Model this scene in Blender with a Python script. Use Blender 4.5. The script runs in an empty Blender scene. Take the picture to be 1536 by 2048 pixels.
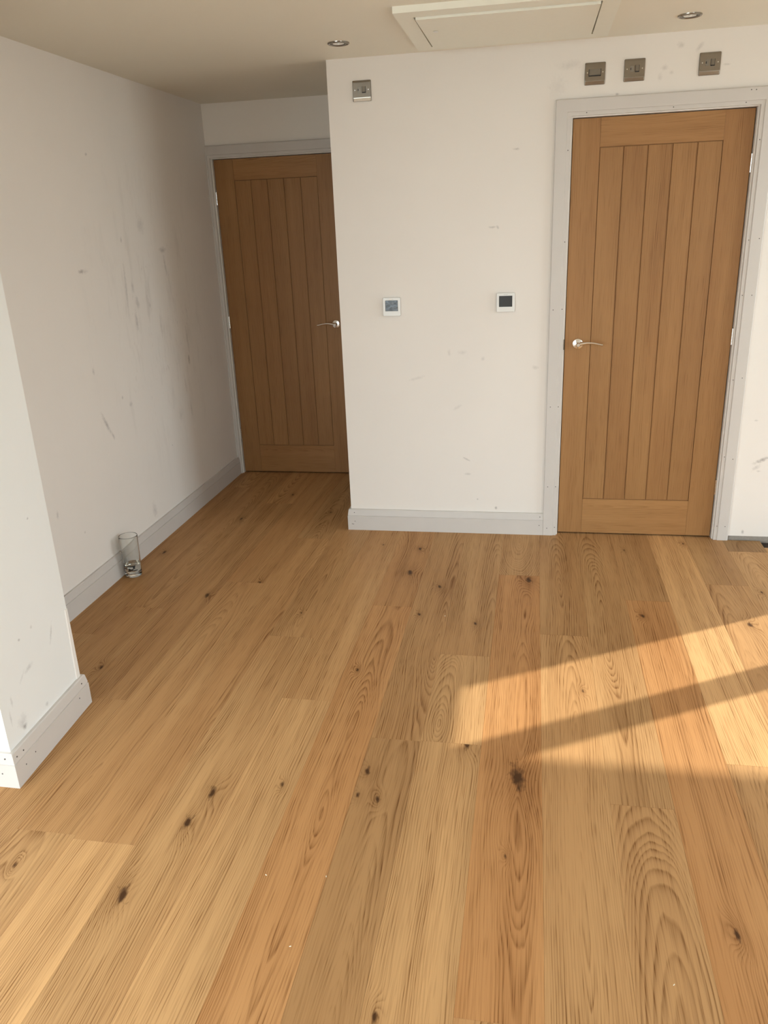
import bpy, bmesh, math, random
from mathutils import Matrix, Vector
random.seed(7)
S = bpy.context.scene
COL = S.collection

# ------------------------------------------------------------------ camera
def make_camera():
    cx, cy, cz = -0.1561, -3.9924, 1.5804
    yaw, pitch, roll, fpx = 0.1920, 0.3486, -0.0417, 1581.55
    F = Vector((-math.sin(yaw) * math.cos(pitch), math.cos(yaw) * math.cos(pitch), -math.sin(pitch)))
    R0 = Vector((math.cos(yaw), math.sin(yaw), 0.0)); U0 = R0.cross(F)
    R = R0 * math.cos(roll) + U0 * math.sin(roll)
    U = U0 * math.cos(roll) - R0 * math.sin(roll)
    cam = bpy.data.cameras.new('camera'); o = bpy.data.objects.new('camera', cam); COL.objects.link(o)
    m = Matrix.Identity(4)
    for i in range(3):
        m[i][0] = R[i]; m[i][1] = U[i]; m[i][2] = -F[i]
    m[0][3], m[1][3], m[2][3] = cx, cy, cz
    o.matrix_world = m
    cam.sensor_fit = 'HORIZONTAL'; cam.sensor_width = 36.0; cam.lens = fpx / 1536.0 * 36.0
    cam.clip_start = 0.05; cam.clip_end = 200
    S.camera = o
make_camera()

# ------------------------------------------------------------------ light
w = bpy.data.worlds.new('sky'); S.world = w; w.use_nodes = True
bg = w.node_tree.nodes['Background']
bg.inputs['Color'].default_value = (0.80, 0.93, 1.0, 1); bg.inputs['Strength'].default_value = 7.0
SUN_AZ = math.radians(60); SUN_EL = math.radians(35.7)
sl = bpy.data.lights.new('sun', 'SUN'); sl.energy = 5.0; sl.angle = math.radians(0.7); sl.color = (0.95, 0.95, 0.87)
so = bpy.data.objects.new('sun', sl); COL.objects.link(so)
sd = Vector((-math.sin(SUN_AZ) * math.cos(SUN_EL), -math.cos(SUN_AZ) * math.cos(SUN_EL), -math.sin(SUN_EL)))
so.rotation_euler = sd.to_track_quat('-Z', 'Y').to_euler(); so.location = (8, 5, 7)
vs = S.view_settings
vs.view_transform = 'Standard'; vs.look = 'None'; vs.exposure = 0.22; vs.gamma = 1.0; vs.use_curve_mapping = False
def portal(name, loc, rot, sx, sy):
    l = bpy.data.lights.new(name, 'AREA'); l.shape = 'RECTANGLE'; l.size = sx; l.size_y = sy
    l.cycles.is_portal = True
    o = bpy.data.objects.new(name, l); COL.objects.link(o); o.location = loc; o.rotation_euler = rot
# openings of the room: big glazing behind the camera, glazed door in the right wall
REAR_Y = -4.7; REAR_X0, REAR_X1, REAR_H = -3.45, -0.90, 2.10
SIDE_Y0, SIDE_Y1 = -4.5, -3.15     # second glazed opening in the right wall, behind the viewer
XR = 2.0
portal('sky_portal_rear', ((REAR_X0 + REAR_X1) / 2, REAR_Y - 0.05, REAR_H / 2), (math.pi / 2, 0, 0), REAR_X1 - REAR_X0, REAR_H)
portal('sky_portal_side', (XR + 0.05, -0.627, 1.025), (math.pi / 2, 0, math.pi / 2), 1.046, 2.05)
portal('sky_portal_side_rear', (XR + 0.05, (SIDE_Y0 + SIDE_Y1) / 2, 1.05), (math.pi / 2, 0, math.pi / 2), SIDE_Y1 - SIDE_Y0, 2.10)

# ------------------------------------------------------------------ measures
H = 2.2957          # ceiling
XB = -1.1152        # corner of the boxed-out wall
D = 0.9912          # wall of the alcove
XL = -2.1332        # left wall
XF = -3.6           # far-left wall of the front half of the room
DOOR_H, DOOR_Z, DOOR_W = 1.981, 0.008, 0.766
LDX = -2.0975       # hinge edge of the alcove door
BH = 0.119          # skirting height
PIER = [(-1.686, -2.226), (-1.708, -1.793)]   # end face of the pier, near and far

# ------------------------------------------------------------------ node helpers
class X:
    def __init__(s, nt, sock): s.nt = nt; s.s = sock
    def _m(s, op, *args, clamp=False):
        n = s.nt.nodes.new('ShaderNodeMath'); n.operation = op; n.use_clamp = clamp
        for i, a in enumerate(args):
            if isinstance(a, X): s.nt.links.new(a.s, n.inputs[i])
            else: n.inputs[i].default_value = float(a)
        return X(s.nt, n.outputs[0])
    def __add__(s, o): return s._m('ADD', s, o)
    __radd__ = __add__
    def __sub__(s, o): return s._m('SUBTRACT', s, o)
    def __rsub__(s, o): return s._m('SUBTRACT', o, s)
    def __mul__(s, o): return s._m('MULTIPLY', s, o)
    __rmul__ = __mul__
    def __truediv__(s, o): return s._m('DIVIDE', s, o)
    def pow(s, e): return s._m('POWER', s, e)
    def sqrt(s): return s._m('SQRT', s)
    def exp(s): return s._m('EXPONENT', s)
    def fract(s): return s._m('FRACT', s)
    def abs(s): return s._m('ABSOLUTE', s)
    def max(s, o): return s._m('MAXIMUM', s, o)
    def min(s, o): return s._m('MINIMUM', s, o)
    def clamp(s): return s._m('ADD', s, 0.0, clamp=True)
    def step(s, a, b):
        n = s.nt.nodes.new('ShaderNodeMapRange'); n.interpolation_type = 'SMOOTHSTEP'
        s.nt.links.new(s.s, n.inputs[0])
        for i, v in ((1, a), (2, b), (3, 0.0), (4, 1.0)): n.inputs[i].default_value = v
        return X(s.nt, n.outputs[0])
def put(nt, v, sock):
    if isinstance(v, X): nt.links.new(v.s, sock)
    else: sock.default_value = v
def noise(nt, a, b, c, detail=2.0, rough=0.5):
    cv = nt.nodes.new('ShaderNodeCombineXYZ')
    for i, v in enumerate((a, b, c)): put(nt, v, cv.inputs[i])
    n = nt.nodes.new('ShaderNodeTexNoise'); n.inputs['Scale'].default_value = 1.0
    n.inputs['Detail'].default_value = detail; n.inputs['Roughness'].default_value = rough
    nt.links.new(cv.outputs[0], n.inputs['Vector'])
    return X(nt, n.outputs[0])
def coords(nt, kind='Object'):
    t = nt.nodes.new('ShaderNodeTexCoord'); sp = nt.nodes.new('ShaderNodeSeparateXYZ')
    nt.links.new(t.outputs[kind], sp.inputs[0])
    return [X(nt, sp.outputs[i]) for i in range(3)]
def attr3(nt, name):
    a = nt.nodes.new('ShaderNodeAttribute'); a.attribute_type = 'GEOMETRY'; a.attribute_name = name
    sp = nt.nodes.new('ShaderNodeSeparateXYZ'); nt.links.new(a.outputs['Vector'], sp.inputs[0])
    return [X(nt, sp.outputs[i]) for i in range(3)]
def mixc(nt, f, a, b, blend='MIX'):
    n = nt.nodes.new('ShaderNodeMix'); n.data_type = 'RGBA'; n.blend_type = blend
    put(nt, f, n.inputs[0])
    for v, k in ((a, 6), (b, 7)):
        if isinstance(v, tuple): n.inputs[k].default_value = (*v, 1)
        else: nt.links.new(v, n.inputs[k])
    return n.outputs[2]
def grey(nt, v):
    n = nt.nodes.new('ShaderNodeCombineColor')
    for i in range(3): put(nt, v, n.inputs[i])
    return n.outputs[0]
def new_mat(name):
    m = bpy.data.materials.new(name); m.use_nodes = True
    nt = m.node_tree; return m, nt, nt.nodes['Principled BSDF']
def bump(nt, bsdf, h, dist, strength=1.0):
    b = nt.nodes.new('ShaderNodeBump'); b.inputs['Distance'].default_value = dist; b.inputs['Strength'].default_value = strength
    nt.links.new(h.s, b.inputs['Height']); nt.links.new(b.outputs[0], bsdf.inputs['Normal'])
def simple(name, col, rough=0.5, metal=0.0, noise_amt=0.04, nscale=40.0, spec=0.5):
    m, nt, b = new_mat(name); x, y, z = coords(nt)
    n = noise(nt, x * nscale, y * nscale, z * nscale)
    c = mixc(nt, 1.0, col, grey(nt, n * (2 * noise_amt) + (1 - noise_amt)), 'MULTIPLY')
    nt.links.new(c, b.inputs['Base Color']); b.inputs['Roughness'].default_value = rough
    b.inputs['Metallic'].default_value = metal; b.inputs['Specular IOR Level'].default_value = spec
    return m

def oak_color(nt, u, v, seed, light, dark, tone=0.0, red=0.0, cx=0.0, slope=0.1, d0=0.0, knots=(), freq=150.0, line_amt=0.75, jitter=1.0, fibre_amt=0.40, ring_noise=1.0):
    wob = noise(nt, v * 1.3, seed * 17.3, u * 2.0, 1.0) - 0.5
    jit = noise(nt, u * 13.0, v * 1.7, seed * 7.9, 2.0) - 0.5
    fib = noise(nt, u * 150.0, v * 3.2, seed * 9.1, 2.0, 0.65) - 0.5
    Xc = u - cx + wob * 0.05 + jit * (0.011 * jitter)
    Zc = v * slope + d0 + wob * (0.10 * ring_noise) + jit * (0.017 * jitter)
    r = (Xc * Xc + Zc * Zc + 0.00002).sqrt() + fib * 0.0020
    kcore = None; khalo = None
    if knots: rag = noise(nt, u * 75.0, v * 40.0, seed * 11.0, 2.0) * 1.9
    for kx, ky, kr in knots:
        dx = u - kx + (v - ky) * 0.12; dy = (v - ky) * 0.42
        d2 = (dx * dx + dy * dy) / (kr * kr + 1e-7)
        on = (kr * 90.0).min(1.0)
        halo = (d2 * -0.30).exp() * on
        r = r + halo * 0.035
        core = (1.0 - (d2.sqrt() * rag) * 1.5).clamp() * on
        kcore = core if kcore is None else kcore.max(core)
        khalo = halo if khalo is None else khalo.max(halo)
    rn = noise(nt, r * 34.0, seed * 5.7, 1.7, 1.0) - 0.5
    ph = ((r + rn * 0.026) * freq).fract()
    line = ph.pow(2.6) * ((1.0 - ph) * 6.0).min(1.0)
    amt = noise(nt, u * 20.0, v * 0.9, seed * 2.1, 1.0)
    line = line * (amt.step(0.25, 0.70) * 0.9 + 0.2)
    pore = noise(nt, u * 380.0, v * 9.0, seed * 1.3, 0.0).step(0.54, 0.70)
    broad = noise(nt, u * 7.0, v * 0.9, seed * 6.1, 1.0) - 0.5
    f = line * line_amt + fib * fibre_amt + (amt - 0.5) * (fibre_amt * 1.1) + pore * (line * 0.5 + 0.17) + 0.05
    if khalo is not None: f = f + khalo * 0.30
    c = mixc(nt, f.clamp(), light, dark)
    c = mixc(nt, 1.0, c, grey(nt, broad * 0.34 + 1.0 + tone), 'MULTIPLY')
    c = mixc(nt, (broad * -0.6 + red).clamp() if isinstance(broad, X) else red, c, mixc(nt, 1.0, c, (1.05, 0.82, 0.66), 'MULTIPLY'))
    if kcore is not None:
        c = mixc(nt, (kcore * 1.5).clamp(), c, (0.075, 0.034, 0.014))
    return c, f, line, pore

def make_floor_mat(name, with_knots):
    m, nt, b = new_mat(name)
    x, y, z = coords(nt)
    p = attr3(nt, 'board_a'); q = attr3(nt, 'board_b')
    k = [attr3(nt, n) for n in ('knot_a', 'knot_b', 'knot_c')] if with_knots else ()
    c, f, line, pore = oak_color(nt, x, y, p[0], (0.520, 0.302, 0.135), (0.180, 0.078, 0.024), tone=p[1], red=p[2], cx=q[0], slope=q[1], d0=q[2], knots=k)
    nt.links.new(c, b.inputs['Base Color'])
    rr = f.clamp() * 0.12 + 0.42
    put(nt, rr, b.inputs['Roughness']); b.inputs['Specular IOR Level'].default_value = 0.09
    return m
def make_door_mat(name, along, light, dark, slope, d0, cx=0.0, tone=0.0):
    m, nt, b = new_mat(name)
    x, y, z = coords(nt)
    oi = nt.nodes.new('ShaderNodeObjectInfo'); seed = X(nt, oi.outputs['Random']) * 9.0 + 1.0
    u, v = (x, z) if along == 'z' else (z, x)
    c, f, line, pore = oak_color(nt, u, v, seed, light, dark, tone=(seed.fract() - 0.5) * 0.10 + tone, red=0.25, cx=cx, slope=slope, d0=d0, freq=190.0, line_amt=0.55, jitter=0.6, fibre_amt=0.30, ring_noise=0.25)
    nt.links.new(c, b.inputs['Base Color']); b.inputs['Roughness'].default_value = 0.46; b.inputs['Specular IOR Level'].default_value = 0.4
    bump(nt, b, noise(nt, u * 300.0, v * 12.0, 0.5, 1.0), 0.0003, 0.4)
    return m

def marks_mask(nt, a, b, marks):
    nz = noise(nt, a * 70.0, b * 70.0, 0.7, 3.0, 0.6) - 0.5
    nz2 = noise(nt, a * 260.0, b * 260.0, 2.7, 2.0, 0.6) - 0.5
    tot = None
    for (a0, b0, ra, rb, ang, st) in marks:
        ca, sa = math.cos(math.radians(ang)), math.sin(math.radians(ang))
        da = a - a0; db = b - b0
        p = (da * ca + db * sa) / ra; q = (db * ca - da * sa) / rb
        d = (p * p + q * q).sqrt() + nz * 1.3 + nz2 * 0.8
        mk = (1.0 - d).clamp() * (st * 0.6)
        tot = mk if tot is None else tot.max(mk)
    return tot.clamp()
def plaster(name, col, axes=None, marks=(), smudge=None, rough=0.62):
    m, nt, b = new_mat(name); co = coords(nt); x, y, z = co
    br = noise(nt, x * 2.3, y * 2.3, z * 2.3, 3.0) - 0.5
    c = mixc(nt, 1.0, col, grey(nt, br * 0.06 + 1.0), 'MULTIPLY')
    if marks:
        mk = marks_mask(nt, co[axes[0]], co[axes[1]], marks)
        c = mixc(nt, mk, c, (0.12, 0.095, 0.085))
    if smudge:
        a0, b0, ra, rb, st = smudge
        a, bb = co[axes[0]], co[axes[1]]
        d = ((a - a0) / ra) * ((a - a0) / ra) + ((bb - b0) / rb) * ((bb - b0) / rb)
        reg = (d * -1.0).exp()
        n1 = noise(nt, a * 16.0, bb * 3.5, 4.2, 4.0, 0.65).step(0.50, 0.78)
        n2 = noise(nt, a * 90.0, bb * 22.0, 1.2, 3.0, 0.6).step(0.58, 0.80) * noise(nt, a * 6.0, bb * 4.0, 8.8, 2.0).step(0.45, 0.7)
        c = mixc(nt, (reg * (n1 * 0.30 + n2 * 0.7) * st).clamp(), c, (0.30, 0.25, 0.215))
    nt.links.new(c, b.inputs['Base Color']); b.inputs['Roughness'].default_value = rough; b.inputs['Specular IOR Level'].default_value = 0.25
    bump(nt, b, noise(nt, x * 14.0, y * 14.0, z * 14.0, 2.0), 0.0012, 0.35)
    return m

M = {}
WALLC = (0.82, 0.762, 0.705)
M['floor'] = make_floor_mat('oak_floor_clear_board', False)
M['floor_k'] = make_floor_mat('oak_floor_knotty_board', True)
M['sub'] = simple('dark_subfloor', (0.030, 0.020, 0.014), 0.9)
OAKL, OAKD = (0.345, 0.183, 0.068), (0.180, 0.080, 0.022)
M['door_v'] = make_door_mat('oak_door_upright', 'z', OAKL, OAKD, 0.012, 0.05, 0.14)
M['door_h'] = make_door_mat('oak_door_rail', 'x', OAKL, OAKD, 0.05, 0.03, 0.06, 0.10)
M['groove'] = simple('oak_door_groove', (0.25, 0.115, 0.032), 0.6)
M['trim'] = simple('white_primed_trim', (0.615, 0.570, 0.530), 0.45, 0, 0.025, 12.0)
M['lining'] = simple('white_door_lining', (0.80, 0.76, 0.71), 0.5, 0, 0.02)
M['ceil'] = plaster('ceiling_paint', (0.85, 0.805, 0.70))
M['hatch'] = simple('hatch_white', (0.86, 0.84, 0.74), 0.45, 0, 0.02)
M['nail'] = simple('nail_dark', (0.10, 0.085, 0.075), 0.7)
M['chrome'] = simple('chrome', (0.80, 0.79, 0.77), 0.14, 1.0, 0.03)
M['nickel'] = simple('brushed_nickel', (0.30, 0.272, 0.235), 0.20, 1.0, 0.05, 90.0)
M['nickel_d'] = simple('nickel_edge', (0.16, 0.14, 0.115), 0.45, 0.6)
M['black'] = simple('black_plastic', (0.015, 0.013, 0.012), 0.5)
M['insert'] = simple('nickel_insert', (0.25, 0.225, 0.19), 0.40, 0.9)
M['white_plastic'] = simple('white_plastic', (0.80, 0.79, 0.76), 0.35, 0, 0.01)
M['grey_plastic'] = simple('grey_plastic_edge', (0.50, 0.50, 0.48), 0.4, 0, 0.01)
M['bead'] = simple('white_bead', (0.84, 0.80, 0.75), 0.5, 0, 0.01)
M['board_edge'] = simple('plasterboard_edge', (0.30, 0.26, 0.22), 0.85, 0, 0.2, 120.0)
M['frame'] = simple('grey_window_frame', (0.20, 0.20, 0.21), 0.4)
M['patio'] = simple('patio_stone', (0.43, 0.41, 0.37), 0.9, 0, 0.15, 3.0)
M['blocker'] = simple('blocker_timber', (0.30, 0.24, 0.18), 0.7)

M['wall_left'] = plaster('wall_paint_left', WALLC, (1, 2), [
    (-0.623, 1.436, 0.030, 0.011, 0, 0.95), (-0.600, 1.434, 0.040, 0.012, 0, 0.35), (-0.429, 1.925, 0.012, 0.008, 0, 0.7),
    (-0.620, 0.740, 0.014, 0.075, 28, 0.75), (-0.577, 0.672, 0.010, 0.026, 28, 0.55),
    (0.389, 0.884, 0.018, 0.040, 0, 0.75), (0.401, 0.992, 0.014, 0.11, 4, 0.35), (0.222, 1.497, 0.05, 0.018, 0, 0.55),
    (0.230, 1.419, 0.016, 0.07, 8, 0.45), (-0.222, 1.559, 0.010, 0.018, 0, 0.6), (-0.240, 1.345, 0.014, 0.15, -4, 0.40),
    (-0.144, 1.257, 0.022, 0.04, 10, 0.45), (-0.178, 1.170, 0.016, 0.06, 0, 0.45), (-0.001, 1.626, 0.05, 0.05, 0, 0.32),
    (-0.174, 1.333, 0.02, 0.03, 0, 0.45), (-0.011, 1.231, 0.012, 0.016, 0, 0.4), (0.188, 0.597, 0.03, 0.04, 0, 0.25),
    (-0.660, 0.999, 0.012, 0.02, 0, 0.5), (-0.437, 0.831, 0.010, 0.012, 0, 0.6), (-0.363, 0.782, 0.022, 0.016, 0, 0.45),
    (0.031, 0.461, 0.008, 0.006, 0, 0.7), (-0.277, 0.184, 0.03, 0.05, 10, 0.40), (-1.127, 0.469, 0.010, 0.02, 0, 0.5),
    (-0.951, 0.320, 0.008, 0.008, 0, 0.6), (0.30, 0.75, 0.010, 0.07, 2, 0.35), (0.34, 0.60, 0.014, 0.05, 0, 0.3)],
    smudge=(0.12, 1.15, 0.55, 0.60, 0.95))
M['wall_back'] = plaster('wall_paint_back', WALLC, (0, 2), [
    (-0.355, 1.548, 0.022, 0.006, 0, 0.55), (-0.330, 1.546, 0.008, 0.010, 20, 0.7), (-0.249, 1.879, 0.018, 0.006, 0, 0.7),
    (-0.481, 0.409, 0.030, 0.006, -28, 0.55), (-0.473, 0.327, 0.022, 0.008, 0, 0.4), (-0.325, 0.141, 0.008, 0.010, 0, 0.9), (-0.423, 0.189, 0.006, 0.006, 0, 0.6),
    (-0.024, 2.201, 0.06, 0.022, 0, 0.22), (-0.075, 2.120, 0.05, 0.05, 0, 0.16), (0.433, 2.245, 0.018, 0.014, 0, 0.35), (0.510, 2.232, 0.028, 0.010, 50, 0.42),
    (0.374, 2.164, 0.018, 0.012, 0, 0.35), (0.402, 2.144, 0.012, 0.010, 0, 0.30), (0.357, 2.128, 0.012, 0.02, 0, 0.25), (0.627, 2.160, 0.018, 0.005, 0, 0.45),
    (0.967, 0.423, 0.048, 0.013, 28, 0.95), (0.942, 0.384, 0.03, 0.012, 40, 0.5), (0.955, 0.365, 0.012, 0.006, 0, 0.5), (0.917, 0.042, 0.008, 0.014, 0, 0.9),
    (0.181, 2.074, 0.010, 0.006, 0, 0.7), (-0.566, 0.964, 0.010, 0.02, 0, 0.28), (-0.499, 0.963, 0.03, 0.012, 0, 0.22), (-0.397, 0.930, 0.012, 0.012, 0, 0.3),
    (-0.140, 0.885, 0.020, 0.012, 0, 0.35), (-0.737, 0.834, 0.05, 0.010, 15, 0.25), (-0.526, 0.684, 0.03, 0.010, 30, 0.25), (0.915, 0.62, 0.010, 0.006, 0, 0.5)])
M['wall_far'] = plaster('wall_paint_alcove', (0.86, 0.80, 0.735))
M['pier'] = plaster('wall_pier_skylit', (0.83, 0.83, 0.81), (1, 2), [  # whiter, cooler tint than the other walls stands in for direct skylight
    (-2.136, 0.149, 0.016, 0.014, 0, 1.0), (-2.142, 0.168, 0.030, 0.030, 0, 0.35), (-1.908, 0.350, 0.006, 0.045, -25, 0.5), (-2.056, 0.311, 0.030, 0.010, 15, 0.4),
    (-2.074, 0.419, 0.006, 0.006, 0, 0.8), (-2.003, 0.425, 0.008, 0.008, 0, 0.5), (-2.190, 0.217, 0.005, 0.03, 0, 0.4), (-2.005, 0.143, 0.012, 0.010, 0, 0.5),
    (-1.906, 0.757, 0.006, 0.005, 0, 0.8), (-2.10, 0.30, 0.03, 0.006, 40, 0.25), (-2.17, 0.26, 0.006, 0.02, 0, 0.4), (-2.12, 0.59, 0.005, 0.005, 0, 0.7)])

# ------------------------------------------------------------------ mesh helpers
def link(name, me, mat, parent=None, loc=None):
    o = bpy.data.objects.new(name, me); COL.objects.link(o)
    if mat is not None and not me.materials: me.materials.append(mat)
    if loc is not None: o.location = loc
    if parent is not None: o.parent = parent
    return o
def pyd(name, verts, faces, smooth=False):
    me = bpy.data.meshes.new(name); me.from_pydata(verts, [], faces); me.update()
    bm = bmesh.new(); bm.from_mesh(me); bmesh.ops.recalc_face_normals(bm, faces=bm.faces); bm.to_mesh(me); bm.free()
    if smooth:
        for p in me.polygons: p.use_smooth = True
    return me
def box_data(x0, x1, y0, y1, z0, z1, V, Fc):
    b = len(V)
    V += [(x0, y0, z0), (x1, y0, z0), (x1, y1, z0), (x0, y1, z0), (x0, y0, z1), (x1, y0, z1), (x1, y1, z1), (x0, y1, z1)]
    Fc += [tuple(b + i for i in f) for f in ((0, 3, 2, 1), (4, 5, 6, 7), (0, 1, 5, 4), (1, 2, 6, 5), (2, 3, 7, 6), (3, 0, 4, 7))]
def boxes(name, bl, mat, parent=None, bevel=0.0, loc=None):
    V, Fc = [], []
    for b in bl: box_data(*b, V, Fc)
    me = pyd(name, V, Fc)
    if bevel:
        bm = bmesh.new(); bm.from_mesh(me)
        bmesh.ops.bevel(bm, geom=bm.edges[:], offset=bevel, segments=2, affect='EDGES', profile=0.5)
        bm.to_mesh(me); bm.free()
    return link(name, me, mat, parent, loc)
def empty(name, loc=(0, 0, 0)):
    o = bpy.data.objects.new(name, None); COL.objects.link(o); o.location = loc; o.empty_display_size = 0.05
    return o
def tag(o, label=None, cat=None, group=None, kind=None):
    if label: o['label'] = label
    if cat: o['category'] = cat
    if group: o['group'] = group
    if kind: o['kind'] = kind
    return o
def struct(o, label, cat): return tag(o, label, cat, kind='structure')
def lathe_data(prof, n, axis='z', V=None, Fc=None, c=(0, 0, 0)):
    V = [] if V is None else V; Fc = [] if Fc is None else Fc
    b = len(V)
    for r, h in prof:
        for i in range(n):
            a = 2 * math.pi * i / n; p, q = r * math.cos(a), r * math.sin(a)
            t = (p, q, h) if axis == 'z' else (p, h, q)
            V.append((t[0] + c[0], t[1] + c[1], t[2] + c[2]))
    for j in range(len(prof) - 1):
        for i in range(n):
            k = (i + 1) % n
            Fc.append((b + j * n + i, b + j * n + k, b + (j + 1) * n + k, b + (j + 1) * n + i))
    return V, Fc
def lathe(name, prof, n, mat, parent=None, loc=None, axis='z', smooth=True):
    V, Fc = lathe_data(prof, n, axis)
    me = pyd(name, V, Fc, False)
    bm = bmesh.new(); bm.from_mesh(me); bmesh.ops.remove_doubles(bm, verts=bm.verts, dist=1e-6)
    bmesh.ops.dissolve_degenerate(bm, edges=bm.edges, dist=1e-7)
    bmesh.ops.recalc_face_normals(bm, faces=bm.faces); bm.to_mesh(me); bm.free()
    if smooth:
        me.shade_smooth()
        me.set_sharp_from_angle(angle=math.radians(38))
    return link(name, me, mat, parent, loc)
def tube(name, pts, radii, mat, parent=None, n=14, loc=None, flat=1.0):
    V, Fc = [], []
    P = [Vector(p) for p in pts]
    for i, p in enumerate(P):
        t = (P[min(i + 1, len(P) - 1)] - P[max(i - 1, 0)]).normalized()
        up = Vector((0, 0, 1)) if abs(t.z) < 0.9 else Vector((0, 1, 0))
        a = t.cross(up).normalized(); b2 = a.cross(t).normalized()
        for k in range(n):
            an = 2 * math.pi * k / n
            V.append(tuple(p + (a * math.cos(an) + b2 * math.sin(an) * flat) * radii[i]))
    for i in range(len(P) - 1):
        for k in range(n):
            q = (k + 1) % n
            Fc.append((i * n + k, i * n + q, (i + 1) * n + q, (i + 1) * n + k))
    Fc.append(tuple(range(n))); Fc.append(tuple((len(P) - 1) * n + k for k in range(n)))
    me = pyd(name, V, Fc); me.shade_smooth(); me.set_sharp_from_angle(angle=math.radians(50))
    return link(name, me, mat, parent, loc)
def sweep(name, path, prof, mat, parent=None):
    """profile (offset, z) swept along a floor path; the offset goes to the left of the travel direction"""
    P = [Vector(p) for p in path]; V, Fc = [], []; m = len(prof)
    nrm = []
    for i in range(len(P) - 1):
        d = (P[i + 1] - P[i]).normalized(); nrm.append(Vector((-d.y, d.x)))
    for i, p in enumerate(P):
        if i == 0: o = nrm[0]
        elif i == len(P) - 1: o = nrm[-1]
        else:
            o = nrm[i - 1] + nrm[i]; o = o / (o.dot(nrm[i]))
        for t, z in prof: V.append((p.x + o.x * t, p.y + o.y * t, z))
    for i in range(len(P) - 1):
        for j in range(m):
            k = (j + 1) % m
            Fc.append((i * m + j, i * m + k, (i + 1) * m + k, (i + 1) * m + j))
    Fc.append(tuple(range(m))); Fc.append(tuple((len(P) - 1) * m + j for j in range(m)))
    return link(name, pyd(name, V, Fc), mat, parent)
def prism(name, prof_a, prof_b, mat, parent=None):
    m = len(prof_a)
    Fc = [(j, (j + 1) % m, m + (j + 1) % m, m + j) for j in range(m)] + [tuple(range(m)), tuple(m + j for j in range(m))]
    return link(name, pyd(name, list(prof_a) + list(prof_b), Fc), mat, parent)

SKIRT = [(0, 0), (0.018, 0), (0.018, 0.0815), (0.0150, 0.0825), (0.0150, 0.0850), (0.0168, 0.0858), (0.0125, 0.1160), (0.0095, 0.119), (0, 0.119)]

# ------------------------------------------------------------------ room shell
T = 0.12
DY = D + 0.10   # the shell goes on a little behind the doors
sub = boxes('floor', [(XF - T, XR + T, REAR_Y - T, D + 0.25, -0.10, -0.016)], M['sub'])
struct(sub, 'oak plank floor running from the window side to both doors', 'floor')

# oak boards: columns of seams, end joints and looks as read off the floor, far ones darkened to paint in shade
SEAMS = [-3.61, -3.42, -3.235, -3.05, -2.865, -2.68, -2.495, -2.31, -2.125, -1.94, -1.757, -1.572, -1.386, -1.2, -1.008, -0.826, -0.646, -0.482, -0.286, -0.096, 0.094, 0.27, 0.455, 0.637, 0.82, 1.0, 1.185, 1.37, 1.555, 1.74, 1.925, 2.11]
JOINTS = {-2.125: [0.672, -1.3], -1.94: [-1.04], -1.757: [0.382, -1.75], -1.572: [-0.74], -1.386: [-0.165, -2.418], -1.2: [0.25, -1.25 + 0.02], -1.008: [-0.02 + 0.3, -1.668], -0.826: [-0.915, -2.95],
          -0.646: [-0.25 + 0.5, -1.858], -0.482: [-1.30, -1.855, -2.9], -0.286: [-0.54, -2.79], -0.096: [-1.10, -3.0], 0.094: [-2.08], 0.27: [-0.755, -2.9], 0.455: [-1.855], 0.637: [-0.56, -2.35], 0.82: [-0.162, -1.95], 1.0: [-1.1]}
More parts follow.
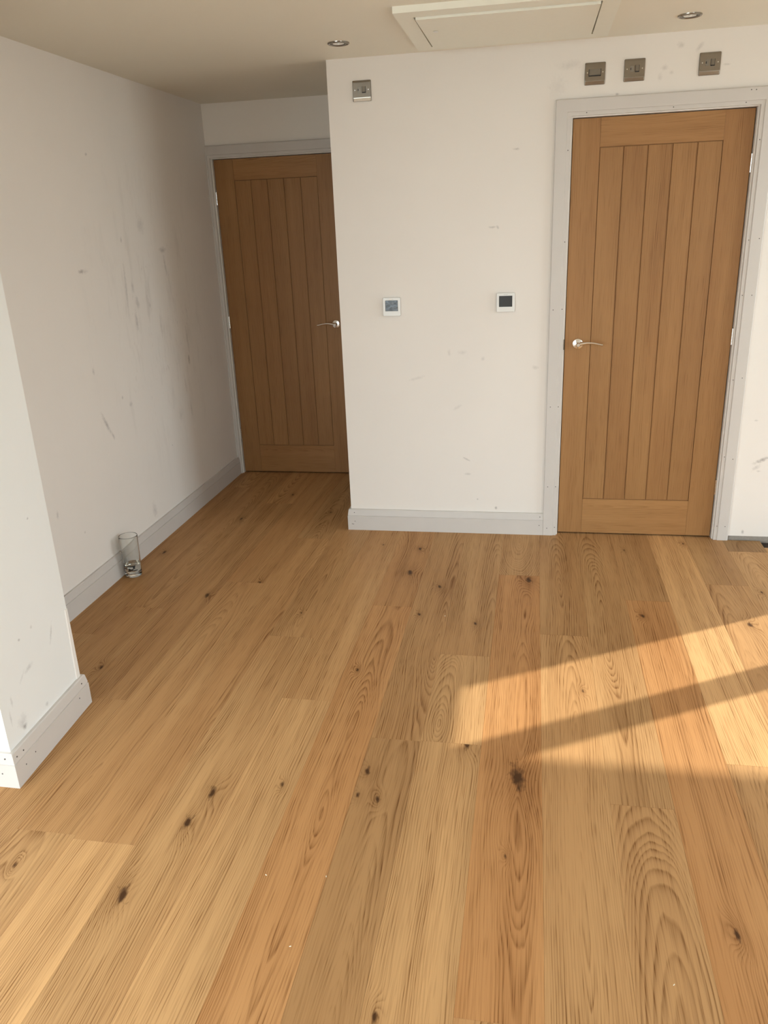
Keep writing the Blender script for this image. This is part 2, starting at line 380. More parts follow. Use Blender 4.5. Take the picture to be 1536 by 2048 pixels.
# tone, red, centre of the arches, slope, depth for chosen boards, keyed by (column, index from the far end)
LOOK = {  # far boards carry extra dark tone, standing in for the dimmer light there
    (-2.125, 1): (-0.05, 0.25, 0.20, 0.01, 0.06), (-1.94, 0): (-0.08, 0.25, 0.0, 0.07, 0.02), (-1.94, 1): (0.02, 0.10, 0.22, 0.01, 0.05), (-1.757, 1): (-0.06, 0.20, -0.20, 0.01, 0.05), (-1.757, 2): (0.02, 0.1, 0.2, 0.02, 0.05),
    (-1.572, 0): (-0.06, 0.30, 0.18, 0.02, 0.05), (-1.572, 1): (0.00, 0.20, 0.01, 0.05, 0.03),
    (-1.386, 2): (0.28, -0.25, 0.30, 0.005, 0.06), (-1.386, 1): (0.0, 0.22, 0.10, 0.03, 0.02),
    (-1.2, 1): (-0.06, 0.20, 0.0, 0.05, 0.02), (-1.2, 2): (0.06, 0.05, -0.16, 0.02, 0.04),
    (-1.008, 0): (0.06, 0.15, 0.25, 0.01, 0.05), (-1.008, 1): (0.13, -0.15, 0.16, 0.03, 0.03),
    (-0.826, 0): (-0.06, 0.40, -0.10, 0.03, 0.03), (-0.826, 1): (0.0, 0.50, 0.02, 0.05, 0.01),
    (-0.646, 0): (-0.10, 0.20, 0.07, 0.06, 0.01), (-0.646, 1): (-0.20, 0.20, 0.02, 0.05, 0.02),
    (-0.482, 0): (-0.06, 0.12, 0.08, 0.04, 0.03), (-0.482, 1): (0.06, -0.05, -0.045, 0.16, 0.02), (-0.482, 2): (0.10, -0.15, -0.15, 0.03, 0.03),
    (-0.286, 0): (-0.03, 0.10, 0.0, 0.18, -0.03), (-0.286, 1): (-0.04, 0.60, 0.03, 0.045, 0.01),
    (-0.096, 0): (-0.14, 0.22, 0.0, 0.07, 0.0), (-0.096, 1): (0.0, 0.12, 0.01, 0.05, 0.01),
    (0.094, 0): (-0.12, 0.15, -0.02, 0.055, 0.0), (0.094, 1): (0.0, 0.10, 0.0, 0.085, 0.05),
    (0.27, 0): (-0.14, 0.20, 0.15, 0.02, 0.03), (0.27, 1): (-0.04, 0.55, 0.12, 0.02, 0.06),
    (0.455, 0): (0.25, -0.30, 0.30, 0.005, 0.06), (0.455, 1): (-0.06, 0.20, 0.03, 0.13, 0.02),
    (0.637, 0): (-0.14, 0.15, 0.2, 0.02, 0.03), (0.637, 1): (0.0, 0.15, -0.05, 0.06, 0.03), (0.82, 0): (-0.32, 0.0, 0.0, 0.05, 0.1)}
# knots in room coordinates (x, y, radius)
KNOTS = [(-0.168, -1.998, .050), (-0.624, -2.029, .016), (-0.570, -2.146, .013), (-0.632, -2.137, .012), (-1.067, -2.183, .024), (-1.091, -2.314, .022), (-1.150, -2.584, .026),
         (-1.049, -2.610, .012), (-1.492, -2.530, .010), (0.345, -2.491, .016), (-0.452, -2.815, .014), (-0.867, -2.123, .010), (-0.709, -0.554, .030), (-0.700, -0.26, .016), (-0.145, -0.587, .026),
         (-0.363, -1.038, .014), (-0.777, -1.453, .012), (-1.608, -0.889, .020), (-1.102, -2.528, .008), (-0.330, -1.859, .022), (0.325, -0.900, .014), (-1.406, -0.734, .012), (0.738, -0.935, .020),
         (-0.194, -2.319, .009), (-0.120, -2.33, .007), (-0.605, -0.98, .012), (-0.55, -0.70, .016), (0.32, -0.19, .010), (0.62, -0.08, .012), (0.86, -0.62, .012), (-2.04, -0.42, .018), (-1.80, 0.10, .016), (-1.62, 0.55, .014),
         (-1.30, 0.25, .012), (0.05, -1.50, .010), (-0.90, -0.22, .008), (-1.16, -1.38, .014), (-1.12, -1.02, .010), (-1.78, -1.55, .014), (0.70, -1.55, .016), (0.665, -2.0, .014)]
FAR_END = D + 0.045
def plank_mesh(w2, l2, seed, look, knots):
    c = 0.0005; t = 0.0155
    V = []
    for z, i in ((-t, 0), (-c, 0), (0, c)):
        V += [(-w2 + i, -l2 + i, z), (w2 - i, -l2 + i, z), (w2 - i, l2 - i, z), (-w2 + i, l2 - i, z)]
    Fc = []
    for r in (0, 4):
        for i in range(4):
            k = (i + 1) % 4; Fc.append((r + i, r + k, r + 4 + k, r + 4 + i))
    Fc.append((8, 9, 10, 11))
    me = pyd('plank', V, Fc)
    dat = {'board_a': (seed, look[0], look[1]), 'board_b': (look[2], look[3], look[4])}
    kk = (knots + [(0, 0, 0)] * 3)[:3]
    for i, nme in enumerate(('knot_a', 'knot_b', 'knot_c')): dat[nme] = kk[i]
    for nme, v in dat.items():
        a = me.attributes.new(nme, 'FLOAT_VECTOR', 'POINT')
        for e in a.data: e.vector = v
    return me
for ci in range(len(SEAMS) - 1):
    x0, x1 = SEAMS[ci], SEAMS[ci + 1]
    far = FAR_END if x0 < XB + 0.1 else 0.10
    if x1 < XL + 0.05: far = -1.9
    if x0 >= 0.82: far = -0.012
    if x0 >= 1.0: far = -0.10 if x0 < 1.1 else -0.02
    js = [j for j in JOINTS.get(x0, [random.uniform(-0.9, -0.2), random.uniform(-2.9, -2.2)]) if j < far - 0.1]
    while js and js[-1] > REAR_Y + 2.0: js.append(js[-1] - random.uniform(1.4, 1.9))
    if not js: js = [-1.9, -3.7]
    ends = [far] + js + [REAR_Y]
    for k in range(len(ends) - 1):
        y1, y0 = ends[k], ends[k + 1]
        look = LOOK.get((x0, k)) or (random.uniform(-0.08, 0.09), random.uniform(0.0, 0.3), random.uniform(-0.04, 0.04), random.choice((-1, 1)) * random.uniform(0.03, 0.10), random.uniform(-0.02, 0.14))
        cxp, cyp = (x0 + x1) / 2, (y0 + y1) / 2
        kn = [(a - cxp, b - cyp, r * 0.8) for a, b, r in KNOTS if x0 <= a < x1 and y0 <= b < y1]
        me = plank_mesh((x1 - x0) / 2 - 0.0001, (y1 - y0) / 2 - 0.0001, random.uniform(1, 40), look, kn)
        link('plank', me, M['floor_k'] if kn else M['floor'], sub, (cxp, cyp, 0))

ceil = boxes('ceiling', [(XF - T, XR + T, REAR_Y - T, D + 0.25, H, H + 0.12)], M['ceil'])
struct(ceil, 'cream painted flat ceiling', 'ceiling')
struct(boxes('wall_left', [(XL - T, XL, PIER[1][1] - 0.05, D + 0.25, -0.02, H)], M['wall_left']), 'scuffed off-white left wall beside the alcove door', 'wall')
# wall of the alcove with a pocket for its door
LD0, LD1 = LDX - 0.010, LDX + DOOR_W + 0.010
OH = DOOR_Z + DOOR_H + 0.010
struct(boxes('wall_far', [(LD1 + 0.022, XR + T, D, D + 0.13, -0.02, H), (XL - 0.01, LD1 + 0.022, D, D + 0.13, OH + 0.022, H), (XL - 0.01, XR + T, D + 0.13, D + 0.25, -0.02, H)], M['wall_far']), 'off-white end wall of the alcove above the dim door', 'wall')
# boxed-out wall with the right door
RD0, RD1 = -0.010, DOOR_W + 0.010
RW = RD1 + 0.022
struct(boxes('wall_back', [(XB, RD0 - 0.022, 0, 0.13, -0.02, H), (RD0 - 0.022, RW, 0, 0.13, OH + 0.022, H), (RW, XR + T, 0, 0.13, 0.020, H), (XB, XR + T, 0.13, 0.2, -0.02, H)], M['wall_back']), 'off-white wall carrying the thermostats and the bright oak door', 'wall')
struct(boxes('wall_return', [(XB, XB + T, 0.19, D, -0.02, H)], M['wall_far']), 'side of the boxed-out wall turning into the alcove', 'wall')
edge = boxes('trim_3', [(RW, XR, 0.004, 0.12, -0.016, 0.020)], M['board_edge'])
struct(edge, 'bare grey plasterboard edge under the wall right of the oak door', 'plasterboard edge')
# pier at the left foreground
(pnx, pny), (pfx, pfy) = PIER
V = [(pnx, pny, -0.02), (pfx, pfy, -0.02), (XF - T, pfy, -0.02), (XF - T, pny + 0.01, -0.02)]
V += [(a, b, H) for a, b, c in V]
pier = link('wall_pier', pyd('wall_pier', V, [(0, 1, 2, 3), (4, 5, 6, 7), (0, 1, 5, 4), (1, 2, 6, 5), (2, 3, 7, 6), (3, 0, 4, 7)]), M['pier'])
struct(pier, 'white end of a wall jutting in at the left foreground', 'wall')
bd = Vector((pfx - pnx, pfy - pny, 0)).normalized(); bn = Vector((bd.y, -bd.x, 0))
def pier_pt(s, z, off): # s back from the far corner
    p = Vector((pfx, pfy, 0)) - bd * s + bn * off; return (p.x, p.y, z)
prism('corner_bead', [pier_pt(0.0, 0.115, -0.001), pier_pt(0.0, 0.115, 0.0025), pier_pt(0.022, 0.115, 0.0025), pier_pt(0.027, 0.115, -0.001)],
      [pier_pt(0.0, 0.385, -0.001), pier_pt(0.0, 0.385, 0.0025), pier_pt(0.012, 0.385, 0.0025), pier_pt(0.016, 0.385, -0.001)], M['bead'], pier)
# walls out of the picture
struct(boxes('wall_front_left', [(XF - T, XF, REAR_Y - T, pny + 0.02, -0.02, H)], M['wall_far']), 'off-white wall at the far left of the front room', 'wall')
struct(boxes('wall_rear', [(XF - T, REAR_X0, REAR_Y - T, REAR_Y, -0.02, H), (REAR_X1, XR + T, REAR_Y - T, REAR_Y, -0.02, H), (REAR_X0, REAR_X1, REAR_Y - T, REAR_Y, REAR_H, H)], M['wall_far']), 'wall around the wide opening behind the viewer', 'wall')
YJ0, YJ1 = -1.15, -0.104
struct(boxes('wall_right', [(XR, XR + 0.10, YJ1, 0.01, -0.02, H), (XR, XR + 0.10, SIDE_Y1, YJ0, -0.02, H), (XR, XR + 0.10, REAR_Y - T, SIDE_Y0, -0.02, H), (XR, XR + 0.10, SIDE_Y0, SIDE_Y1, 2.10, H), (XR, XR + 0.10, YJ0, YJ1, 2.05, H)], M['wall_far']), 'right-hand wall around the sunlit garden doorway', 'wall')
win = boxes('window_1', [(XR + 0.01, XR + 0.08, -0.612, -0.502, 0.0, 2.05)], M['frame'])
struct(win, 'grey upright of the garden doorway on the right', 'window frame')
pat = boxes('patio', [(-25, 25, -25, 25, -0.25, -0.12)], M['patio'])
struct(pat, 'stone patio around the house', 'ground')
cz, ce_y = 3.2, -1.90 + 3.2 / math.tan(SUN_EL) * math.cos(SUN_AZ)  # added unseen slab; its edge cuts off the sun patch on the floor
cn = empty('sun_blocker', (3.9, -1.5, -0.12)); tag(cn, 'added unseen sun canopy outside the right-hand doorway', 'blocker')
boxes('blocker_slab', [(-1.5, 1.9, -2.5, ce_y + 1.5, cz + 0.12, cz + 0.20)], M['blocker'], cn)
for px_, py_ in ((-1.4, -2.4), (1.8, -2.4), (1.8, ce_y + 1.4)):
    boxes('blocker_post', [(px_ - 0.05, px_ + 0.05, py_ - 0.05, py_ + 0.05, 0, cz + 0.12)], M['blocker'], cn)

# ------------------------------------------------------------------ skirting boards
sk1 = struct(sweep('baseboard_left', [(XL, D - 0.012), (XL, pfy + 0.005)], SKIRT, M['trim']), 'white grooved skirting board along the left wall', 'skirting board')
sk2 = struct(sweep('baseboard_back', [(RD0 - 0.069, 0), (XB, 0), (XB, D)][::-1], [(-t, z) for t, z in SKIRT], M['trim']), 'white skirting board under the thermostats wrapping into the alcove', 'skirting board')
sk3 = struct(sweep('baseboard_pier', [(XF, pny + 0.01), (pnx, pny), (pfx, pfy), (XL, pfy)], [(-t, z) for t, z in SKIRT], M['trim']), 'white skirting board around the wall end at left foreground', 'skirting board')
NAIL = pyd('nail_hole', *lathe_data([(0.0001, -0.0006), (0.0024, -0.0006), (0.0024, 0.001), (0.0001, 0.001)], 8, 'y'))
def nails(parent, pts, rot=0.0):
    for p in pts:
        n = link('nail_hole', NAIL, M['nail'], parent, p)
        n.rotation_euler = (0, 0, rot)
nails(sk2, [(XB + 0.02, -0.0155, 0.101), (XB + 0.022, -0.018, 0.051), (XB + 0.006, -0.018, 0.035), (XB + 0.013, -0.018, 0.034), (-0.095, -0.0155, 0.101), (-0.098, -0.018, 0.055)])
for s_, z_ in ((0.055, 0.062), (0.022, 0.100), (0.395, 0.098), (0.43, 0.100), (0.40, 0.050), (0.345, 0.055)):
    p = pier_pt(s_, z_, 0.018 if z_ < 0.08 else 0.0158); nails(sk3, [p], math.pi / 2)
nails(sk3, [(pnx - 0.012, pny - 0.0155, 0.103), (pnx - 0.03, pny - 0.018, 0.05)])

# ------------------------------------------------------------------ doors
def door(name, x0, y, hinge_right, label):
    W = DOOR_W
    d = empty(name, (x0, y, DOOR_Z)); struct(d, label, 'door')
    st, tr, br, th = 0.121, 0.120, 0.187, 0.035
    def piece(n, bx, mat, off, **k):
        b = boxes(n, [tuple(v - off[i // 2] for i, v in enumerate(bx))], mat, d, **k); b.location = off; return b
    for a in (0.0, W - st):
        piece('stile', (a, a + st - 0.0004, 0, th, 0, DOOR_H), M['door_v'], (a + st / 2, 0, 0.9 + a), bevel=0.0012)
    piece('top_rail', (st, W - st, 0.0003, th, DOOR_H - tr, DOOR_H), M['door_h'], (W / 2, 0, DOOR_H - tr / 2), bevel=0.0008)
    piece('bottom_rail', (st, W - st, 0.0003, th, 0, br), M['door_h'], (W / 2 + 0.1, 0, br / 2), bevel=0.0008)
    boxes('panel_core', [(st - 0.005, W - st + 0.005, 0.0060, th, br - 0.005, DOOR_H - tr + 0.005)], M['groove'], d)
    n = 5; pw = (W - 2 * st) / n
    for i in range(n):
        a = st + i * pw; g = 0.0010; yb = 0.0020
        X0, X1, Z0, Z1 = a + g, a + pw - g, br + 0.002, DOOR_H - tr - 0.002
        off = (a + pw / 2, 0, 0.8 + 0.1 * i)
        V = [(X0 - off[0], 0.010, Z0 - off[2]), (X1 - off[0], 0.010, Z0 - off[2]), (X1 - off[0], 0.010, Z1 - off[2]), (X0 - off[0], 0.010, Z1 - off[2])]
        c = 0.0018
        V += [(X0 + c - off[0], yb, Z0 + c - off[2]), (X1 - c - off[0], yb, Z0 + c - off[2]), (X1 - c - off[0], yb, Z1 - c - off[2]), (X0 + c - off[0], yb, Z1 - c - off[2])]
        Fc = [(0, 1, 5, 4), (1, 2, 6, 5), (2, 3, 7, 6), (3, 0, 4, 7), (4, 5, 6, 7)]
        link('board', pyd('board', V, Fc), M['door_v'], d, off)
    # lever handle on a round rose
    hx = 0.062 if hinge_right else W - 0.055
    s = 1 if hinge_right else -1
    hz = 0.988
    h = empty('handle', (hx, 0, hz)); h.parent = d; h['label'] = 'chrome lever handle on a round rose'
    lathe('rose', [(0.0001, -0.009), (0.021, -0.009), (0.0245, -0.0075), (0.026, -0.004), (0.026, 0.0005)], 40, M['chrome'], h, (0, 0, 0), 'y')
    lathe('neck', [(0.0105, -0.007), (0.0095, -0.012), (0.0090, -0.048), (0.0075, -0.0515), (0.0001, -0.0515)], 24, M['chrome'], h, (0, 0, 0), 'y')
    pts, rad = [], []
    for i in range(17):
        t = i / 16.0
        pts.append((s * (-0.006 + 0.122 * t), -0.043 + 0.004 * math.sin(math.pi * t), 0.0 + 0.0085 * math.sin(math.pi * min(t * 1.05, 1)) - 0.002 * t)); rad.append(0.0088 - 0.0026 * t)
    tube('lever', pts, rad, M['chrome'], h, 14, (0, 0, 0), 0.85)
    for a in (math.pi * 0.5, math.pi * 1.5):
        lathe('rose_screw', [(0.0001, -0.0098), (0.0022, -0.0098), (0.0022, -0.008)], 10, M['nickel_d'], h, (s * -0.019 if a < 2 else s * 0.0, 0, 0.0 if a < 2 else -0.019), 'y')
    # hinges with five knuckles
    ex = W + 0.0025 if hinge_right else -0.0025
    for z in (1.762, 1.012, 0.266):
        hg = empty('hinge', (ex, -0.001, z)); hg.parent = d; hg['label'] = 'steel butt hinge on the door edge'
        for k in range(5):
            lathe('knuckle', [(0.0001, -0.0072), (0.0055, -0.0072), (0.0055, 0.0072), (0.0001, 0.0072)], 14, M['chrome'], hg, (0, -0.004, (k - 2) * 0.0153))
        boxes('hinge_leaf', [(-0.0022, 0.0022, -0.002, 0.010, -0.038, 0.038)], M['nickel'], hg)
    return d
dr = door('door_1', 0.0, 0.020, True, 'bright boarded oak door in the wall right of the thermostats')
dl = door('door_2', LDX, D + 0.020, False, 'shaded boarded oak door at the end of the alcove')

def architrave(prof_w, x_in, side, z_top, yw, name, parent, zb=0.0, cut=None):
    """upright casing; side = -1 goes left from the inner edge"""
    A, B = [], []
    for wd, t in prof_w:
        ww = wd if cut is None else min(wd, cut)
        A.append((x_in + side * ww, yw - t, zb)); B.append((x_in + side * ww, yw - t, z_top + wd))
    return prism(name, A, B, M['trim'], parent)
ARCH = [(0, 0), (0, 0.012), (0.0015, 0.0135), (0.0165, 0.0135), (0.0180, 0.0175), (0.0660, 0.0180), (0.0695, 0.0150), (0.0695, 0)]
def casing(name, x0, x1, yw, label, left_cut=None, right=True, xmin=None, xmax=None):
    c = empty(name, (0, 0, 0)); struct(c, label, 'door frame')
    zt = DOOR_Z + DOOR_H + 0.008
    i0, i1 = x0 - 0.010, x1 + 0.010
    architrave(ARCH, i0, -1, zt, yw, 'architrave_leg', c, 0.0, left_cut)
    if right: architrave(ARCH, i1, 1, zt, yw, 'architrave_leg', c)
    A, B = [], []
    for wd, t in ARCH:
        A.append((max(i0 - wd, xmin) if xmin is not None else i0 - wd, yw - t, zt + wd)); B.append((i1 + wd, yw - t, zt + wd))
    prism('architrave_head', A, B, M['trim'], c)
    # lining, stops and a backing that closes the pocket
    g = 0.0035
    for a, b in ((x0 - 0.031, x0 - g), (x1 + g, x1 + 0.031)):
        boxes('lining_jamb', [(a, b, yw + 0.0005, yw + 0.128, 0, DOOR_Z + DOOR_H + 0.03)], M['lining'], c)
    boxes('lining_head', [(x0 - g, x1 + g, yw + 0.0005, yw + 0.128, DOOR_Z + DOOR_H + g, DOOR_Z + DOOR_H + 0.030)], M['lining'], c)
    for a, b in ((x0 - g, x0 + 0.010), (x1 - 0.010, x1 + g)):
        boxes('door_stop', [(a, b, yw + 0.058, yw + 0.09, 0, DOOR_Z + DOOR_H)], M['lining'], c)
    boxes('door_stop', [(x0, x1, yw + 0.058, yw + 0.09, DOOR_Z + DOOR_H - 0.010, DOOR_Z + DOOR_H + g)], M['lining'], c)
    return c
t1 = casing('trim_1', 0.0, DOOR_W, 0.0, 'white nail-dotted casing around the bright oak door')
t2 = casing('trim_2', LDX, LDX + DOOR_W, D, 'white casing around the shaded alcove door', left_cut=LDX - 0.010 - XL - 0.001, xmin=XL + 0.001)
# strike plate seen at the edge of the right door's frame
boxes('strike_plate', [(-0.0068, -0.0033, -0.0003, 0.03, 0.970, 1.020)], M['nickel_d'], t1)
yn = -0.0178; yi = -0.0133
nails(t1, [(-0.062, yn, 1.163), (-0.020, yi, 1.165), (-0.060, yn, 0.69), (-0.021, yi, 0.69), (-0.060, yn, 0.27), (-0.020, yi, 0.27), (-0.058, yn, 0.04), (-0.018, yi, 0.045), (-0.019, yi, 1.47), (-0.02, yi, 1.86),
           (0.786, yi, 1.86), (0.787, yi, 1.45), (0.830, yn, 1.455), (0.786, yi, 1.21), (0.826, yn, 1.21), (0.787, yi, 0.82), (0.826, yn, 0.83), (0.787, yi, 0.44), (0.826, yn, 0.43), (0.788, yi, 0.075), (0.826, yn, 0.075),
           (0.055, yi, 2.008), (0.42, yi, 2.008), (0.715, yi, 2.008), (0.730, yn, 2.055), (0.750, yn, 2.054)])

# ------------------------------------------------------------------ switches on the wall
def rrect(w2, h2, r, n=5, cz_=0.0):
    P = []
    for cx_, cz2, a0 in ((w2 - r, h2 - r, 0), (-w2 + r, h2 - r, 90), (-w2 + r, -h2 + r, 180), (w2 - r, -h2 + r, 270)):
        for i in range(n):
            a = math.radians(a0 + 90.0 * i / (n - 1)); P.append((cx_ + r * math.cos(a), cz2 + r * math.sin(a) + cz_))
    return P
def loft(name, rings, mat, parent, loc=(0, 0, 0), smooth=False):
    """rings: list of (points[(x,z)], y); last ring is capped"""
    V, Fc = [], []; n = len(rings[0][0])
    for pts, y in rings: V += [(p[0], y, p[1]) for p in pts]
    for j in range(len(rings) - 1):
        for i in range(n):
            k = (i + 1) % n; Fc.append((j * n + i, j * n + k, (j + 1) * n + k, (j + 1) * n + i))
    Fc.append(tuple((len(rings) - 1) * n + i for i in range(n)))
    me = pyd(name, V, Fc)
    if smooth: me.shade_smooth(); me.set_sharp_from_angle(angle=math.radians(25))
    return link(name, me, mat, parent, loc)
def plate(parent):
    loft('gasket', [(rrect(0.0435, 0.0435, 0.004), 0.0), (rrect(0.0435, 0.0435, 0.004), -0.002)], M['nickel_d'], parent)
    R = lambda w2, top, bot, r: [(x, z) for x, z in rrect(w2, (top + bot) / 2, r, 5, (top - bot) / 2)]
    loft('faceplate', [(R(0.0430, 0.043, 0.043, 0.004), -0.0015), (R(0.0430, 0.043, 0.043, 0.004), -0.0035), (R(0.0425, 0.0425, 0.0425, 0.004), -0.0045), (R(0.0415, 0.036, 0.030, 0.003), -0.0082), (R(0.0410, 0.034, 0.0275, 0.003), -0.0085)], M['nickel'], parent)
def screws(parent, dx):
    for s in (-1, 1):
        sc = lathe('screw', [(0.0001, -0.0093), (0.0026, -0.0091), (0.0030, -0.0083)], 14, M['chrome'], parent, (s * dx, 0, 0.004), 'y')
def fused_spur(x, z, label):
    o = empty('fused_spur_switch', (x, 0, z)); tag(o, label, 'switch', 'brushed steel plates near the ceiling')
    plate(o); screws(o, 0.0315)
    fh = loft('fuse_holder', [(rrect(0.0080, 0.0125, 0.001), -0.0083), (rrect(0.0078, 0.0123, 0.001), -0.0098)], M['insert'], o, (-0.0115, 0, 0.004))
    loft('slot', [(rrect(0.0018, 0.0045, 0.0008), -0.0097), (rrect(0.0018, 0.0045, 0.0008), -0.0102)], M['black'], fh, (-0.0045, 0, 0))
    loft('rocker_surround', [(rrect(0.0090, 0.0135, 0.001), -0.0083), (rrect(0.0090, 0.0135, 0.001), -0.0089)], M['black'], o, (0.0105, 0, 0.004))
    rk = loft('rocker', [(rrect(0.0072, 0.0115, 0.0008), -0.0085), (rrect(0.0070, 0.0113, 0.0008), -0.0112)], M['insert'], o, (0.0105, 0, 0.005))
    rk.rotation_euler = (math.radians(-5), 0, 0)
def isolator(x, z, label):
    o = empty('isolator_switch', (x, 0, z)); tag(o, label, 'switch', 'brushed steel plates near the ceiling')
    plate(o); screws(o, 0.0325)
    loft('rocker_surround', [(rrect(0.0262, 0.0140, 0.001), -0.0083), (rrect(0.0262, 0.0140, 0.001), -0.0092)], M['black'], o, (-0.001, 0, 0.003))
    rk = loft('rocker', [(rrect(0.0240, 0.0120, 0.0008), -0.0085), (rrect(0.0236, 0.0117, 0.0008), -0.0125)], M['insert'], o, (-0.001, 0, 0.004))
    rk.rotation_euler = (math.radians(-5), 0, 0)
fused_spur(-0.953, 2.159, 'steel fused spur plate alone at the top left of the wall')
isolator(0.0835, 2.160, 'steel plate with one wide rocker above the oak door')
fused_spur(0.2485, 2.163, 'steel fused spur plate next to the wide-rocker plate')
fused_spur(0.5555, 2.166, 'rightmost steel fused spur plate above the oak door')

# thermostats
def screen_mat(name, film):
    m, nt, b = new_mat(name); x, y, z = coords(nt)
    b.inputs['Base Color'].default_value = (0.030, 0.032, 0.034, 1)
    if film:
        n = noise(nt, x * 60.0, z * 60.0 + x * 40.0, 0.3, 3.0, 0.6)
        c = mixc(nt, n.step(0.52, 0.72) * 0.55, (0.040, 0.046, 0.055), (0.16, 0.17, 0.18)); nt.links.new(c, b.inputs['Base Color'])
        bump(nt, b, noise(nt, x * 50.0, z * 50.0, 0.0, 2.0), 0.002, 0.8)
    b.inputs['Roughness'].default_value = 0.22
    return m
def thermostat(x, z, film, label):
    o = empty('thermostat', (x, 0, z)); tag(o, label, 'thermostat', 'thermostats on the white wall')
    loft('back_box', [(rrect(0.0425, 0.0435, 0.003), 0.0), (rrect(0.0425, 0.0435, 0.003), -0.009)], M['grey_plastic'], o)
    loft('housing', [(rrect(0.0430, 0.0440, 0.0045), -0.006), (rrect(0.0435, 0.0445, 0.005), -0.008), (rrect(0.0435, 0.0445, 0.005), -0.0115), (rrect(0.0420, 0.0430, 0.0045), -0.0135)], M['white_plastic'], o)
    loft('screen_bezel', [(rrect(0.0318, 0.0258, 0.0012), -0.0134), (rrect(0.0318, 0.0258, 0.0012), -0.0139)], M['black'], o, (0, 0, 0.0055))
    loft('screen', [(rrect(0.0305, 0.0245, 0.0008), -0.0136), (rrect(0.0305, 0.0245, 0.0008), -0.0143)], screen_mat('thermostat_screen', film), o, (0, 0, 0.0055))
    loft('badge', [(rrect(0.010, 0.0008, 0.0004), -0.0133), (rrect(0.010, 0.0008, 0.0004), -0.0138)], M['grey_plastic'], o, (0, 0, 0.037))
    if film:
        loft('peel_tab', [(rrect(0.006, 0.004, 0.001), -0.0133), (rrect(0.006, 0.004, 0.001), -0.0150)], M['bead'], o, (-0.004, 0, 0.0375))
thermostat(-0.848, 1.1935, True, 'white thermostat with film still on its screen, nearer the alcove')
thermostat(-0.288, 1.2025, False, 'white thermostat with clean dark screen, nearer the oak door')

# ------------------------------------------------------------------ ceiling things
hx0, hx1, hy0, hy1 = -0.668, 0.118, -0.825, -0.150
hw = 0.063
hb = empty('loft_hatch', ((hx0 + hx1) / 2, (hy0 + hy1) / 2, H)); tag(hb, 'white square loft hatch in the ceiling above the wall', 'loft hatch')
def hp(n, pa, drop, mat, top=0.0):
    ox, oy = (hx0 + hx1) / 2, (hy0 + hy1) / 2
    V = [(x - ox, y - oy, top) for x, y in pa] + [(x - ox, y - oy, -drop) for x, y in pa]
    k = len(pa)
    Fc = [tuple(range(k)), tuple(range(k, 2 * k))] + [(i, (i + 1) % k, k + (i + 1) % k, k + i) for i in range(k)]
    return link(n, pyd(n, V, Fc), mat, hb)
ix0, ix1, iy0, iy1 = hx0 + hw, hx1 - hw, hy0 + hw + 0.018, hy1 - hw
for a in ([(hx0, hy0), (hx1, hy0), (ix1, iy0), (ix0, iy0)], [(hx0, hy1), (hx1, hy1), (ix1, iy1), (ix0, iy1)], [(hx0, hy0), (ix0, iy0), (ix0, iy1), (hx0, hy1)], [(hx1, hy0), (ix1, iy0), (ix1, iy1), (hx1, hy1)]):
    hp('frame_side', a, 0.022, M['hatch'])
hp('gap_shadow', [(ix0 - 0.001, iy0 - 0.001), (ix1 + 0.001, iy0 - 0.001), (ix1 + 0.001, iy1 + 0.001), (ix0 - 0.001, iy1 + 0.001)], 0.004, M['black'], 0.001)
pa = [(ix0 + 0.007, iy0 + 0.003), (ix1 - 0.006, iy0 + 0.003), (ix1 - 0.006, iy1 - 0.002), (ix0 + 0.007, iy1 - 0.002)]
_ox, _oy = (hx0 + hx1) / 2, (hy0 + hy1) / 2
V = [(x - _ox, y - _oy, -0.006) for x, y in pa] + [(x - _ox, y - _oy, -(0.030 if y < -0.4 else 0.0225)) for x, y in pa]
link('hatch_panel', pyd('hatch_panel', V, [(0, 1, 2, 3), (4, 5, 6, 7), (0, 1, 5, 4), (1, 2, 6, 5), (2, 3, 7, 6), (3, 0, 4, 7)]), M['hatch'], hb)
lathe('latch_cap', [(0.0001, -0.0310), (0.0085, -0.0305), (0.0105, -0.0288)], 18, M['white_plastic'], hb, (ix0 + 0.055 - (hx0 + hx1) / 2, iy0 + 0.22 - (hy0 + hy1) / 2, 0))
def downlight(x, y, label):
    o = empty('ceiling_downlight', (x, y, H)); tag(o, label, 'ceiling light', 'recessed ceiling downlights')
    lathe('bezel', [(0.046, 0.0), (0.0455, -0.0035), (0.043, -0.0055), (0.039, -0.0055), (0.0365, -0.0035), (0.0355, -0.001)], 40, M['nickel'], o)
    lathe('tilt_ring', [(0.0355, -0.001), (0.0345, -0.0042), (0.0285, -0.0042), (0.0270, -0.0010)], 40, M['nickel_d'], o)
    lathe('lamp', [(0.0270, -0.0010), (0.0235, -0.0030), (0.020, -0.0018), (0.010, -0.0022), (0.0001, -0.0024)], 32, M['chrome'], o)
    lathe('lamp_lens', [(0.0001, -0.0052), (0.005, -0.0046), (0.0065, -0.0024)], 16, M['white_plastic'], o)
downlight(-0.979, -0.325, 'round steel downlight left of the loft hatch')
downlight(0.414, -0.296, 'round steel downlight right of the loft hatch')

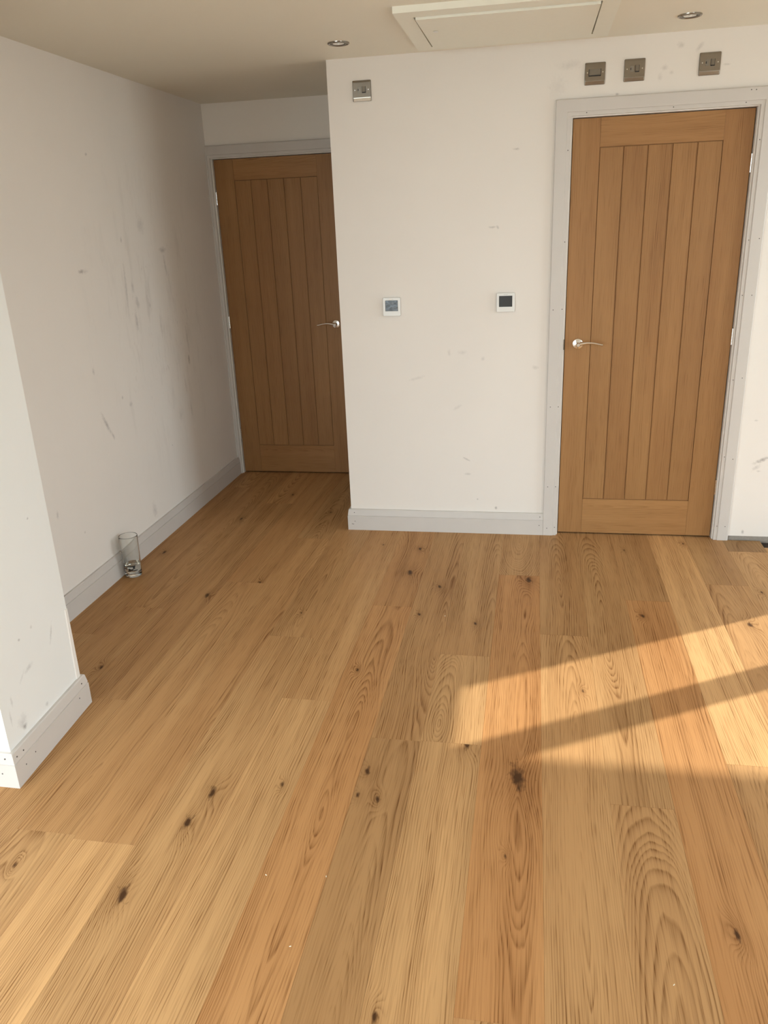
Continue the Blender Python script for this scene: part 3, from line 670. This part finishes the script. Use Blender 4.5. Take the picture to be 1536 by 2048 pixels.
# ------------------------------------------------------------------ tumbler on the floor
def glass_mat():
    m, nt, b = new_mat('clear_glass'); b.inputs['Base Color'].default_value = (0.96, 0.98, 0.97, 1)
    b.inputs['Transmission Weight'].default_value = 1.0; b.inputs['IOR'].default_value = 1.45
    x, y, z = coords(nt); put(nt, noise(nt, x * 30.0, y * 30.0, z * 30.0) * 0.04 + 0.01, b.inputs['Roughness'])
    return m
def water_mat():
    m, nt, b = new_mat('water'); b.inputs['Base Color'].default_value = (0.97, 0.98, 0.97, 1)
    b.inputs['Transmission Weight'].default_value = 1.0; b.inputs['IOR'].default_value = 1.33; x, y, z = coords(nt)
    put(nt, noise(nt, x * 20.0, y * 20.0, z * 20.0) * 0.02, b.inputs['Roughness'])
    return m
gl = empty('drinking_glass', (-2.064, -0.712, 0.0)); tag(gl, 'tall clear glass tumbler with a little water beside the left skirting', 'glass')
r0, r1, hg_ = 0.0395, 0.0450, 0.212
def rad(z): return r0 + (r1 - r0) * z / hg_
lathe('tumbler', [(0.0001, 0.0), (r0 - 0.006, 0.0005), (r0 - 0.001, 0.004), (rad(0.008), 0.008), (rad(0.02), 0.02), (rad(0.06), 0.06), (rad(0.1), 0.1), (rad(0.16), 0.16), (rad(hg_ - 0.006), hg_ - 0.006), (rad(hg_ - 0.003), hg_ - 0.003), (rad(hg_) - 0.0006, hg_ - 0.001), (rad(hg_) - 0.0012, hg_), (rad(hg_) - 0.0018, hg_ - 0.001),
                  (rad(hg_) - 0.0020, hg_ - 0.003), (rad(hg_) - 0.0022, hg_ - 0.006), (rad(0.16) - 0.0020, 0.16), (rad(0.1) - 0.0020, 0.1), (rad(0.06) - 0.0020, 0.06), (rad(0.035) - 0.0020, 0.035), (rad(0.03) - 0.0020, 0.03), (rad(0.02) - 0.008, 0.019), (0.0001, 0.016)], 48, glass_mat(), gl)
lathe('water', [(0.0001, 0.0165), (rad(0.02) - 0.0085, 0.0195), (rad(0.03) - 0.0024, 0.0305), (rad(0.066) - 0.0021, 0.066), (0.0001, 0.066)], 48, water_mat(), gl)
# printed black emblem on the near side, curved on the glass
def print_patch(name, a0, a1, z0, z1):
    V, Fc = [], []; n = 8
    for i in range(n + 1):
        a = math.radians(a0 + (a1 - a0) * i / n)
        for z in (z0, z1):
            r = rad(z) + 0.0003; V.append((r * math.cos(a), r * math.sin(a), z))
    for i in range(n): Fc.append((2 * i, 2 * i + 2, 2 * i + 3, 2 * i + 1))
    link(name, pyd(name, V, Fc), M['black'], gl)
for a0, a1, z0, z1 in ((-135, -42, 0.0605, 0.0665), (-132, -98, 0.049, 0.0545), (-92, -78, 0.041, 0.054), (-78, -58, 0.043, 0.050), (-60, -46, 0.050, 0.0605), (-58, -30, 0.038, 0.043), (-97, -60, 0.038, 0.0415)):
    print_patch('print_mark', a0, a1, z0, z1)

# tiny pale chips left on the floor
CHIP = pyd('wood_chip', [(-0.0035, -0.0012, 0), (0.003, -0.0015, 0), (0.0038, 0.001, 0.0004), (-0.003, 0.0014, 0), (-0.003, -0.0008, 0.0016), (0.0024, -0.001, 0.0022), (0.003, 0.0008, 0.0018), (-0.0026, 0.001, 0.0012)],
           [(0, 1, 2, 3), (4, 5, 6, 7), (0, 1, 5, 4), (1, 2, 6, 5), (2, 3, 7, 6), (3, 0, 4, 7)])
M['chip'] = simple('pale_wood_chip', (0.85, 0.78, 0.62), 0.7)
for k, (x, y) in enumerate([(-0.495, -0.984), (0.181, -2.645), (-0.648, -2.453), (-0.805, -2.47), (-0.68, -2.671)]):
    c = link('wood_chip', CHIP, M['chip'], None, (x, y, 0.0)); c.rotation_euler = (0, 0, 0.9 * k)
    c.scale = (0.75, 0.75, 0.75)
    tag(c, ('tiny pale wood chip on the floor, the one nearest the thermostat wall', 'tiny pale wood chip on the floor at the bottom right of the picture',
            'tiny pale wood chip on the floor below the cluster of three knots', 'tiny pale wood chip on the floor left of the one below the knots',
            'tiny pale wood chip on the floor, lowest of the three left of centre')[k], 'wood chip', 'loose wood chips on the floor')
